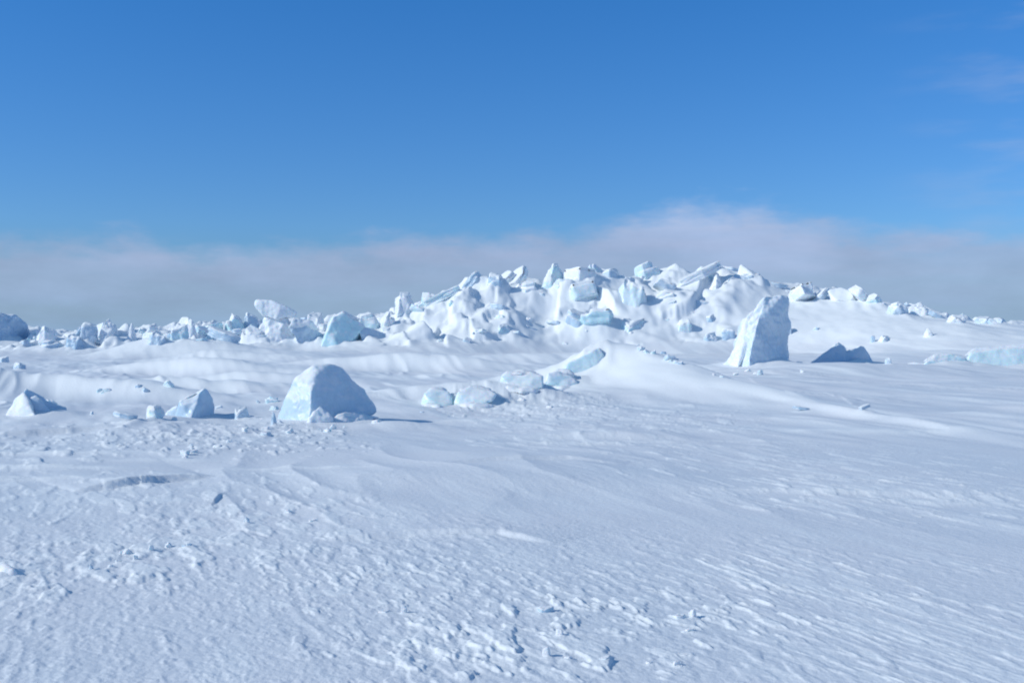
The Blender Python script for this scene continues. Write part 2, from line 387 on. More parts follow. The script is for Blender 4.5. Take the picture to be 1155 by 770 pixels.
# ------------------------------------------------------------------ ground sheet
def build_ground():
    fine = np.arange(-0.475, 0.4751, 1.45 / F)
    m1 = np.concatenate([[-math.pi], np.arange(-math.pi + 0.09, -0.60, 0.09), np.arange(-0.58, -0.4751, 0.012)])
    m1 = m1[m1 < fine[0] - 0.004]
    ang = np.concatenate([m1, fine, -m1[1:][::-1]])      # closes on itself at -pi
    r = [0.6]
    while r[-1] < 4.4: r.append(r[-1] + 0.25)
    while r[-1] < 150:
        y = r[-1]
        if y < 78: d = min(y * y / 2105 * 0.62, 0.22)
        elif y < 122: d = 0.17
        else: d = 0.6
        r.append(y + d)
    while r[-1] < 9000: r.append(r[-1] * 1.09)
    r = np.array(r)
    A, Rr = np.meshgrid(ang, r)
    X = Rr * np.sin(A); Y = Rr * np.cos(A)
    Z, FR = terrain(X.ravel(), Y.ravel(), True); Z = Z.reshape(X.shape); FR = FR.reshape(X.shape)
    for (dx, dy, wd, hh) in DRIFTS:                  # snow blown up against every block
        q = ((X - dx - 0.25 * wd) / (0.95 * wd)) ** 2 + ((Y - dy + 0.1 * wd) / (0.9 * wd)) ** 2
        k = q < 5
        FR[k] = np.maximum(FR[k], 0.9 * np.exp(-q[k]))
        Z[k] += hh * np.exp(-q[k]) * (0.8 + 0.5 * perlin(X[k] / (0.5 * wd), Y[k] / (0.5 * wd), 5))
    a, b_ = np.searchsorted(r, (70, 150))           # wind rounds the broken edges far off
    for _ in range(1):
        Q = Z[a:b_]
        Q = 0.5 * Q + 0.25 * (np.roll(Q, 1, 1) + np.roll(Q, -1, 1))
        Q[1:-1] = 0.5 * Q[1:-1] + 0.25 * (Q[2:] + Q[:-2])
        Z[a:b_] = Q
    nr, na = X.shape
    co = np.stack([X, Y, Z], -1).reshape(-1, 3)
    co = np.concatenate([co, [[0, 0, float(terrain(np.array([0.0]), np.array([0.0]))[0])]]])
    i = np.arange(nr - 1)[:, None] * na; j = np.arange(na)[None, :]; j2 = (j + 1) % na
    quads = np.stack([i + j, i + na + j, i + na + j2, i + j2], -1).reshape(-1, 4)[:, ::-1]
    # outward radius with clockwise angle: order gives upward normals
    tri = np.stack([np.full(na, nr * na), np.arange(na), (np.arange(na) + 1) % na], -1)[:, ::-1]
    me = bpy.data.meshes.new('snow_ground')
    me.vertices.add(len(co)); me.vertices.foreach_set('co', co.ravel().astype(np.float32))
    nq, nt_ = len(quads), len(tri)
    loops = np.concatenate([quads.ravel(), tri.ravel()]).astype(np.int32)
    me.loops.add(len(loops)); me.loops.foreach_set('vertex_index', loops)
    me.polygons.add(nq + nt_)
    st = np.concatenate([np.arange(nq) * 4, nq * 4 + np.arange(nt_) * 3]).astype(np.int32)
    me.polygons.foreach_set('loop_start', st)
    me.polygons.foreach_set('use_smooth', np.ones(nq + nt_, bool))
    me.update(calc_edges=True); me.validate()
    if me.polygons[nq // 2].normal.z < 0: me.flip_normals()
    at = me.attributes.new('fresh_lit', 'FLOAT', 'POINT')
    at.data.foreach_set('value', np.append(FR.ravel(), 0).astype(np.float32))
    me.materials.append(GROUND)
    o = link('snow_ground', me); o['kind'] = 'structure'
    return o

# ------------------------------------------------------------------ prototypes of broken ice
rnd = random.Random(11)
def proto_points(kind, rg):
    pts = []
    if kind == 'block':
        e = rg.uniform(0.45, 0.8); sh = rg.uniform(-0.25, 0.25); tp = rg.uniform(0.55, 0.95)
        for _ in range(rg.randint(11, 17)):
            d = Vector((rg.gauss(0, 1), rg.gauss(0, 1), rg.gauss(0, 1))).normalized()
            q = [math.copysign(abs(c) ** e, c) * 0.5 for c in d]
            k = 1 + (tp - 1) * (q[2] + 0.5)
            pts.append((q[0] * k + sh * q[2], q[1] * k, q[2] + 0.5))
        for a in range(5): pts.append((0.45 * math.cos(a * 1.26 + e * 9), 0.45 * math.sin(a * 1.26 + e * 9), 0))
    elif kind == 'plate':
        n = rg.randint(5, 7); th = rg.uniform(0.22, 0.42); ph = rg.uniform(0, 6.28)
        for k in range(n):
            a = ph + k / n * 2 * math.pi + rg.uniform(-0.3, 0.3); q = rg.uniform(0.38, 0.6)
            for z in (0, 1):
                w2 = q * rg.uniform(0.72, 1.0)
                pts.append((w2 * math.cos(a), w2 * math.sin(a), (z - 0.5) * th * rg.uniform(0.85, 1.1)))
    elif kind == 'slab':
        for k in range(9):
            a = k / 9 * 2 * math.pi + rg.uniform(-0.25, 0.25); q = rg.uniform(0.36, 0.5)
            for z in (0, 1): pts.append((q * math.cos(a) * 1.15, q * math.sin(a) * 1.15, z * 1.0 + rg.uniform(-0.06, 0.06)))
    elif kind == 'shard':
        tip = rg.uniform(-0.2, 0.3)
        for k in range(7):
            a = k / 7 * 2 * math.pi + rg.uniform(-0.3, 0.3)
            pts.append((0.5 * math.cos(a), 0.5 * math.sin(a), 0))
            pts.append((0.4 * math.cos(a) * rg.uniform(.6, 1), 0.4 * math.sin(a), rg.uniform(0.3, 0.6)))
        for _ in range(4): pts.append((tip + rg.uniform(-.14, .14), rg.uniform(-.16, .16), rg.uniform(0.86, 1.0)))
    return pts
def snow_shell(src, seed, rise=0.05):
    """the snow lying on a block: a soft layer thickest where the block faces up, tucked into it elsewhere"""
    bm = bmesh.new(); bm.from_mesh(src)
    bmesh.ops.smooth_vert(bm, verts=bm.verts, factor=0.5, use_axis_x=True, use_axis_y=True, use_axis_z=True)
    bm.normal_update()
    gone = []
    for v in bm.verts:
        n = mnoise.noise(v.co * 3.1 + Vector((seed * 5.3, 0, 0)))
        k = min(1, max(0, (v.normal.z + 0.35 * n - 0.35) / 0.35)); k = k * k * (3 - 2 * k)
        v.co += Vector((0, 0, rise * k)) + v.normal * (0.02 * k - 0.05 * (1 - k))
        if k <= 0.0 and v.normal.z < 0.1: gone.append(v)
    bmesh.ops.delete(bm, geom=gone, context='VERTS')
    for _ in range(2): bmesh.ops.smooth_vert(bm, verts=bm.verts, factor=0.5, use_axis_x=True, use_axis_y=True, use_axis_z=True)
    me = bpy.data.meshes.new('snow_cap'); bm.to_mesh(me); bm.free()
    me.materials.append(SNOW); me.polygons.foreach_set('use_smooth', [True] * len(me.polygons))
    return me
PROTO = {}
for kind, n in (('block', 9), ('slab', 5), ('shard', 6), ('plate', 12)):
    PROTO[kind] = []
    for i in range(n):
        rg = random.Random({'block': 100, 'slab': 230, 'shard': 360, 'plate': 490}[kind] + i * 7)
        groups = [proto_points(kind, rg)]
        if kind == 'block' and i % 4 != 0:               # a second lump broken against the first
            groups.append([Vector(p) * rg.uniform(0.5, 0.75) + Vector((rg.uniform(-.35, .35), rg.uniform(-.3, .1), rg.uniform(0, .3))) for p in proto_points('block', rg)])
        if kind == 'plate' and i % 2:                    # a second layer cracked loose from the first
            q = proto_points('plate', rg); dz = rg.uniform(0.16, 0.26)
            groups.append([Vector(p) * 0.8 + Vector((rg.uniform(-.03, .03) + 0.12 * ((i % 3) - 1), 0.1, dz)) for p in q])
        base = carve('ice_' + kind, groups, 0.033, ICE, 1, {'slab': 0.05, 'plate': 0.035}.get(kind, 0.05), 2.4, i + 3, {'slab': 0.04, 'plate': 0.03}.get(kind, 0.05))
        cap = snow_shell(base, i)
        vs = {}
        for mt in (ICE, GREY, BLUE, WHITE):
            m2 = base if mt is ICE else base.copy()
            m2.materials[0] = mt
            vs[mt.name] = m2
        PROTO[kind].append((vs, cap))

def chunk(name, kind, mat, px, top, base, w, depth=1.0, tilt=0.0, yaw=None, pitch=0.0, sink=0.22, label=None, cat='ice block', group=None, rg=rnd, ymin=3.0, thick=None, parts=False):
    """one piece of ice standing on the snow: px, top and base measured in the photograph"""
    X, Y, Z = hit(px, base, ymin)
    s = Y / F
    wm = w * s; hm = max((base - top) * s, 0.05)
    vs, cap = rg.choice(PROTO[kind])
    if parts:
        o = link(name, None)
        link('ice_body', vs[mat.name], o); link('snow_cap', cap, o)
    else:
        o = link(name, vs[mat.name])
    sk = hm * sink
    if kind == 'slab':
        th = (thick or 6) * s
        L = wm
        o.scale = (L, L * depth, th)
        o.rotation_euler = (pitch, -tilt, yaw if yaw is not None else rg.uniform(-0.4, 0.4))
        half = 0.5 * L * abs(math.sin(tilt)) + th * 0.5
        o.location = (X, Y + 0.3 * L * depth, CAMH - ((top + base) / 2 - HOR) * (Y / F) - th * 0.5)
    elif kind == 'plate':
        o.scale = (wm, wm * depth, wm * rg.uniform(0.7, 1.2))
        o.rotation_euler = (pitch, -tilt, yaw if yaw is not None else rg.uniform(0, 6.28))
        o.location = (X, Y + 0.3 * wm * depth, CAMH - ((top + base) / 2 - HOR) * s)
    else:
        o.scale = (wm, wm * depth, hm + sk)
        o.rotation_euler = (pitch, -tilt, yaw if yaw is not None else rg.uniform(0, 6.28))
        o.location = (X, Y + 0.35 * wm * depth, Z - sk)
    if Y > 60: DRIFTS.append((X, Y + 0.15 * wm, 0.85 * wm, (0.16 if parts else 0.26) * min(hm, wm)))
    else: DRIFTS.append((X, Y + 0.1 * wm, 0.6 * wm, 0.22 * min(hm, wm)))
    return tag(o, label, cat, group, 'thing')

# ------------------------------------------------------------------ large blocks
# snow-plastered boulder in the left middle ground
b = hero('ice_boulder', 'large rounded ice boulder with snow-plastered left face and blue shaded right face', 'ice boulder', 20.9,
     [[(312, 479, 0.7), (325, 484, 0.2), (346, 484, -0.15), (372, 482, 0.2), (396, 474, 0.7), (424, 464, 1.2), (414, 462, 1.7), (392, 470, 2.1), (325, 474, 1.9),
       (344, 416, 0.8), (356, 411, 0.65), (376, 411, 0.9), (393, 421, 1.25), (329, 428, 0.65), (324, 446, 0.6), (410, 438, 1.3), (352, 436, 0.18), (350, 460, 0.0), (350, 422, 1.5)]],
     BOULDER, 0.03, body='ice_body', smooth=8, amp=0.06, scale=1.7, seed=4)
hero_part('snow_skirt', b, 20.6, [[(338, 482, 0.0), (350, 468, 0.05), (358, 458, 0.2), (368, 459, 0.3), (374, 470, 0.2), (372, 484, .1), (352, 484, -0.05), (365, 478, .9)],
          [(372, 482, .3), (378, 466, .5), (386, 464, .55), (392, 472, .5), (398, 470, .7), (412, 466, 1.0), (428, 471, 1.1), (400, 482, .35), (400, 474, 1.2)]],
          WHITE, 0.025, smooth=4, amp=0.06, scale=3.4, seed=8)
hero_part('snow_cap', b, 20.9, [[(346, 418, .75), (358, 413, .75), (366, 413, .85), (374, 416, 1.05), (356, 420, .68), (364, 417, 1.4), (342, 424, .95)]],
          WHITE, 0.03, smooth=4, amp=0.03, scale=3.0, seed=6)
# tall leaning block
b = hero('standing_ice_block', 'tall leaning ice block standing upright with white snowy left edge and pale blue front', 'ice block', 49.0,
     [[(818, 424, 1.6), (824, 426, 0.4), (842, 427, -0.35), (868, 427, 0.4), (889, 420, 1.5), (888, 408, 2.2), (835, 420, 2.8),
       (864, 332, 0.9), (883, 333, 1.3), (888, 341, 1.6), (887, 374, 1.7), (857, 341, 1.0), (843, 355, 0.8), (831, 380, 0.9), (856, 360, 0.3), (848, 392, -0.2), (838, 372, 2.0), (864, 342, 2.2), (884, 348, 2.5)],
      [(806, 428, 1.2), (816, 414, 1.1), (828, 394, 1.0), (846, 380, .8), (850, 424, .1), (820, 426, .3), (840, 400, 2.0), (840, 424, 2.2), (812, 426, 2.2)]],
     BOULDER, 0.045, body='ice_body', smooth=5, amp=0.20, scale=0.9, seed=2, facet=0.05)
hero_part('snow_collar', b, 48.9, [[(880, 426, 1.2), (890, 411, 1.2), (900, 407, 1.2), (918, 411, 1.3), (928, 426, 1.2), (900, 426, 2.4)], [(818, 427, .4), (830, 419, .2), (850, 423, -.3), (872, 422, .4), (886, 427, .9), (850, 427, 1.2)]],
          WHITE, 0.05, smooth=4, amp=0.06, scale=2.0, seed=5)
hero_part('snow_face', b, 48.95, [[(819, 422, .7), (830, 382, .85), (842, 356, .82), (857, 341, 1.0), (872, 334, 1.1), (862, 346, .85), (846, 368, .6), (836, 400, .25), (830, 422, .15), (836, 396, 1.4), (862, 346, 1.5)]],
          WHITE, 0.05, smooth=4, amp=0.08, scale=1.6, seed=7)
# dark wedge, its shade put into the ice colour
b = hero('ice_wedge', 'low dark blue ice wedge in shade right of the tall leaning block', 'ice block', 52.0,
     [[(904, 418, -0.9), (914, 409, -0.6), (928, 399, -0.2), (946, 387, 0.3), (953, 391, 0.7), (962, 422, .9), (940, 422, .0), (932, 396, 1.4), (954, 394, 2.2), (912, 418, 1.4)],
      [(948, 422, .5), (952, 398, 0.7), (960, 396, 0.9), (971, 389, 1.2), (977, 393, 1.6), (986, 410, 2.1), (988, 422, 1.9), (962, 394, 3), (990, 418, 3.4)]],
     SHADE_ICE, 0.05, body='ice_body', smooth=1, amp=0.07, scale=1.2, seed=9)
hero_part('snow_cap', b, 52.0, [[(930, 398, .4), (946, 385, .6), (953, 391, 1.0), (932, 396, 1.5), (952, 393, 2.2)]], WHITE, 0.05, smooth=3, amp=0.04, scale=2, seed=10)
# turquoise slab at the right edge
b = hero('turquoise_ice_ledge', 'broad turquoise ice ledge at the right edge of the photo under a cover of snow', 'ice ledge', 47.0,
     [[(1088, 422, 0.3), (1093, 397, 0.5), (1125, 393, 0.6), (1180, 391, 0.6), (1240, 394, 0.8), (1250, 426, 0.2), (1150, 426, -0.1), (1092, 396, 2.6), (1240, 394, 2.8), (1095, 420, 2.6), (1240, 424, 2.6)]],
     BLUE, 0.06, body='ice_body', smooth=2, amp=0.07, scale=1.0, seed=12)
hero_part('snow_cover', b, 47.0, [[(1086, 402, 0.5), (1100, 391, 0.9), (1160, 388, 1.0), (1245, 390, 1.0), (1250, 399, 0.6), (1150, 400, 0.45), (1100, 398, 2.8), (1245, 396, 3.0)]],
          WHITE, 0.06, smooth=4, amp=0.05, scale=1.2, seed=14)
# low lump left of it
b = hero('ice_lump', 'low bluish ice lump with snow on top just left of the turquoise ledge', 'ice block', 46.5,
     [[(1038, 418, 0.2), (1044, 408, 0.2), (1055, 400, 0.4), (1075, 399, 0.5), (1090, 404, 0.4), (1092, 418, 0.3), (1050, 404, 1.4), (1085, 404, 1.4), (1040, 416, 1.5), (1094, 416, 1.5)]],
     ICE, 0.05, body='ice_body', smooth=2, amp=0.07, scale=1.5, seed=15)
hero_part('snow_cap', b, 46.5, [[(1040, 408, .3), (1055, 398, .5), (1078, 398, .6), (1092, 404, .6), (1060, 404, .3), (1060, 403, 1.6)], [(1006, 414, .6), (1030, 408, .5), (1046, 411, .2), (1050, 418, .1), (1010, 418, .5), (1030, 414, 1.5)]], WHITE, 0.05, smooth=3, amp=0.05, scale=2, seed=16)
# fin at far left, its forked cast shadow built as grey ice
X, Yf, Z = hit(40, 468)
b = hero('ice_fin', 'small pointed ice fin with a forked dark shadow side near the left edge', 'ice fin', Yf,
     [[(22, 474, 0.2), (27, 437, 0.3), (33, 438, 0.35), (48, 451, 0.5), (75, 461, 0.9), (70, 466, 1.1), (30, 470, 0.9)], [(40, 446, .2), (54, 460, .2), (66, 473, .2), (42, 474, .1), (32, 450, .15), (40, 460, .8)]],
     GREY, 0.03, body='ice_body', smooth=1, amp=0.05, scale=2.2, seed=17)
hero_part('snow_skirt', b, Yf - .1, [[(4, 474, .2), (18, 448, .3), (27, 440, .3), (36, 462, .0), (44, 474, -.1), (20, 460, .9)]], WHITE, 0.03, smooth=4, amp=0.05, scale=2.5, seed=18)
# broken grey-blue block left of the boulder
X, Yf, Z = hit(220, 472)
b = hero('broken_ice_block', 'squat blue-shaded broken ice block with a notched top left of the large boulder', 'ice block', Yf,
     [[(198, 476, 0.3), (202, 452, 0.3), (212, 447, 0.35), (226, 440, 0.4), (232, 437, 0.5), (241, 455, 0.8), (241, 474, 0.8), (214, 476, 0.0), (206, 452, 1.0), (232, 444, 1.4), (240, 472, 1.6)]],
     GREY, 0.03, body='ice_body', smooth=1, amp=0.06, scale=2.0, seed=19, facet=0.04)
hero_part('side_lump', b, Yf, [[(182, 476, 0.5), (188, 464, .5), (200, 458, .4), (206, 476, .3), (195, 462, 1.0), (200, 474, 1.0)], [(160, 476, .5), (166, 466, .5), (178, 464, .5), (186, 476, .4), (174, 470, 1.1)]], GREY, 0.03, smooth=1, amp=0.05, scale=2.5, seed=20)
hero_part('snow_cap', b, Yf, [[(202, 453, .3), (213, 446, .4), (228, 440, .5), (222, 448, .9), (206, 452, 1.0), (212, 450, .5)]], WHITE, 0.03, smooth=3, amp=0.04, scale=2.5, seed=22)
# left-edge block on the skyline, its shade painted into the dark ice
X, Yf, Z = hit(12, 384, 60)
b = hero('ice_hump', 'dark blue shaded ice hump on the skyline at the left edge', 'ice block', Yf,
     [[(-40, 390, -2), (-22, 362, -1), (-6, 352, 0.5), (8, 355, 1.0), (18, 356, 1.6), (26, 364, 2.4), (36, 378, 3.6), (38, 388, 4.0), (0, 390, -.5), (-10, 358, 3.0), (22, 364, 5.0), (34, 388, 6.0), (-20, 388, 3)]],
     SHADE_ICE, 0.09, body='ice_body', smooth=1, amp=0.30, scale=0.7, seed=21, facet=0.12)
hero_part('snow_cap', b, Yf, [[(-24, 360, .0), (-6, 350, .6), (6, 353, 1.2), (-8, 356, 3.0), (-20, 362, 2.6)]], WHITE, 0.09, smooth=2, amp=0.1, scale=1.5, seed=26)
# mushroom block
X, Yf, Z = hit(312, 388, 60)
b = hero('mushroom_ice_pillar', 'tall white ice pillar with an overhanging cap like a mushroom in the rubble belt', 'ice pillar', Yf,
     [[(284, 392, .2), (292, 372, 0.3), (299, 356, 0.5), (322, 356, 0.4), (330, 372, 0.5), (336, 392, 0.4), (300, 362, 2.6), (324, 362, 2.6), (290, 390, 2.8), (334, 390, 2.8), (306, 380, -.4), (312, 392, -.7)]],
     WHITE, 0.08, body='pillar', smooth=1, amp=0.22, scale=1.0, seed=23, facet=0.15)
hero_part('overhanging_cap', b, Yf, [[(286, 344, 0.2), (288, 338, 0.5), (304, 338, 0.3), (322, 344, 0.1), (336, 352, 0.4), (335, 358, 0.6), (310, 360, 0.0), (296, 356, 0.1), (290, 342, 2.6), (330, 352, 2.8), (300, 358, 2.6)]],
          WHITE, 0.08, smooth=2, amp=0.10, scale=1.2, seed=24)
X, Yf, Z = hit(345, 391, 60)
b = hero('hollow_ice_block', 'grey shaded ice plate tilted over a hollow beside the mushroom-shaped pillar', 'ice block', Yf,
     [[(326, 368, 0.2), (332, 360, 0.7), (350, 364, 1.0), (362, 376, 1.6), (360, 392, 1.6), (345, 396, 0.6), (334, 386, 0.1), (340, 362, 3), (363, 378, 3), (350, 391, 3)]],
     GREY, 0.08, body='ice_body', smooth=1, amp=0.16, scale=1.2, seed=25, facet=0.10)
hero_part('snow_rim', b, Yf, [[(324, 370, .1), (331, 358, .7), (352, 362, 1.1), (362, 374, 1.7), (350, 366, .8), (345, 362, 3), (358, 372, 3)]], WHITE, 0.08, smooth=2, amp=0.08, scale=1.5, seed=28)
X, Yf, Z = hit(385, 390, 60)
b = hero('tilted_ice_block', 'thick tilted ice block with pale turquoise front and its shadow built as a dark low end in the rubble belt', 'ice block', Yf,
     [[(360, 394, 0.0), (370, 372, 0.1), (376, 357, 0.4), (388, 352, 0.8), (402, 361, 1.2), (412, 368, 1.6), (398, 382, 0.6), (380, 394, -0.2), (372, 360, 2.4), (406, 366, 3), (402, 392, 2.6), (366, 392, 2.2)]],
     ICE, 0.08, body='ice_body', smooth=1, amp=0.10, scale=0.9, seed=27)
hero_part('shadow_end', b, Yf, [[(402, 366, 1.2), (420, 370, 1.6), (438, 378, 2.4), (438, 386, 2.4), (408, 386, 1.0), (412, 380, 3.2), (434, 381, 3.6)]], GREY, 0.08, smooth=1, amp=0.12, scale=1.2, seed=29)  # dark piece modelled where the block's shadow lies
hero_part('snow_cap', b, Yf, [[(374, 358, .4), (388, 350, .9), (404, 359, 1.4), (408, 364, 3.0), (374, 358, 2.6), (390, 360, .8)]], WHITE, 0.08, smooth=2, amp=0.08, scale=1.5, seed=30)
# turquoise pieces in the middle
for (pts, yb, nm, lb, mt, sd) in (
    ([(475, 459, .3), (478, 443, .3), (490, 438, .5), (507, 441, .4), (511, 457, .1), (492, 460, 0), (482, 441, 1.2), (508, 443, 1.2), (478, 457, 1.4), (510, 457, 1.4)], 459,
     'turquoise_ice_lump', 'left one of two low turquoise ice lumps in the snow right of the large boulder', BLUE, 31),
    ([(511, 459, .2), (516, 442, .3), (530, 436, .5), (548, 437, .5), (561, 444, .3), (556, 452, .1), (535, 460, 0), (520, 440, 1.4), (556, 442, 1.4), (515, 458, 1.5), (558, 452, 1.4)], 459,
     'turquoise_ice_lump', 'right one of two low turquoise ice lumps, with a dark shaded right tip', BLUE, 33),
    ([(562, 440, .4), (564, 424, .4), (572, 418, .6), (596, 419, .6), (612, 424, .4), (613, 438, .1), (588, 442, 0), (570, 421, 1.5), (606, 421, 1.5), (566, 440, 1.6), (612, 438, 1.6)], 441,
     'turquoise_ice_block', 'flat-fronted pale turquoise ice block half buried left of the big snow mound', BLUE, 35),
    ([(613, 432, .1), (618, 422, .2), (632, 418, .4), (646, 424, .3), (653, 433, .2), (640, 440, 0), (620, 421, 1.3), (648, 425, 1.3), (616, 434, 1.4), (652, 436, 1.4)], 440,
     'undercut_ice_block', 'pale ice block with a dark undercut base at the foot of the big snow mound', ICE, 37),
    ([(630, 426, .2), (640, 409, .2), (660, 399, .3), (676, 391, .5), (682, 400, .4), (670, 420, .1), (640, 430, .0), (660, 399, 1.4), (680, 394, 1.6), (636, 424, 1.4), (684, 416, 1.2)], 426,
     'leaning_ice_block', 'long pale ice plate leaning up against the left side of the big snow mound', BLUE, 39)):
    X, Yf, Z = hit(sum(p[0] for p in pts) / len(pts), yb)
    o = hero(nm, lb, 'ice block', Yf, [pts], mt, 0.035, body='ice_body', smooth=1, amp=0.045, scale=1.8, seed=sd, facet=0.02)
    xs = sorted(p[0] for p in pts); yt = min(p[1] for p in pts); cx = (xs[0] + xs[-1]) / 2
    if nm != 'leaning_ice_block':
        hero_part('snow_cap', o, Yf, [[(xs[0] + 4, yt + 5, .5), (cx - 6, yt - 2, .7), (cx + 6, yt - 2, .7), (xs[-1] - 5, yt + 5, .5), (cx, yt + 4, .4), (cx, yt, 1.6), (xs[-1] - 6, yt + 3, 1.5)]], WHITE, 0.035, smooth=3, amp=0.05, scale=2.2, seed=sd + 1)
        hero_part('snow_skirt', o, Yf, [[(xs[0] - 6, yb + 1, .1), (xs[0] + 8, yb - 6, .1), (cx, yb - 4, -.1), (xs[-1] - 4, yb - 3, .0), (xs[-1] + 2, yb + 1, .0), (cx, yb + 3, -.35), (cx, yb, .6)]], WHITE, 0.035, smooth=3, amp=0.06, scale=2.2, seed=sd + 2)
    DRIFTS.append((o.location.x, o.location.y + 0.5, 0.8, 0.34 if nm == 'leaning_ice_block' else 0.20))
# foreground lump at the left edge
X, Yf, Z = hit(10, 654)
hero('snow_lump', 'small snow lump with a dark blue shaded side at the lower left edge', 'snow lump', Yf,
     [[(-12, 656, .1), (-6, 638, .1), (4, 634, .12), (14, 642, .05), (25, 654, .05), (8, 657, 0), (0, 640, .3), (20, 652, .35), (-10, 655, .35)]],
     WHITE, 0.012, smooth=2, amp=0.02, scale=6, seed=41)

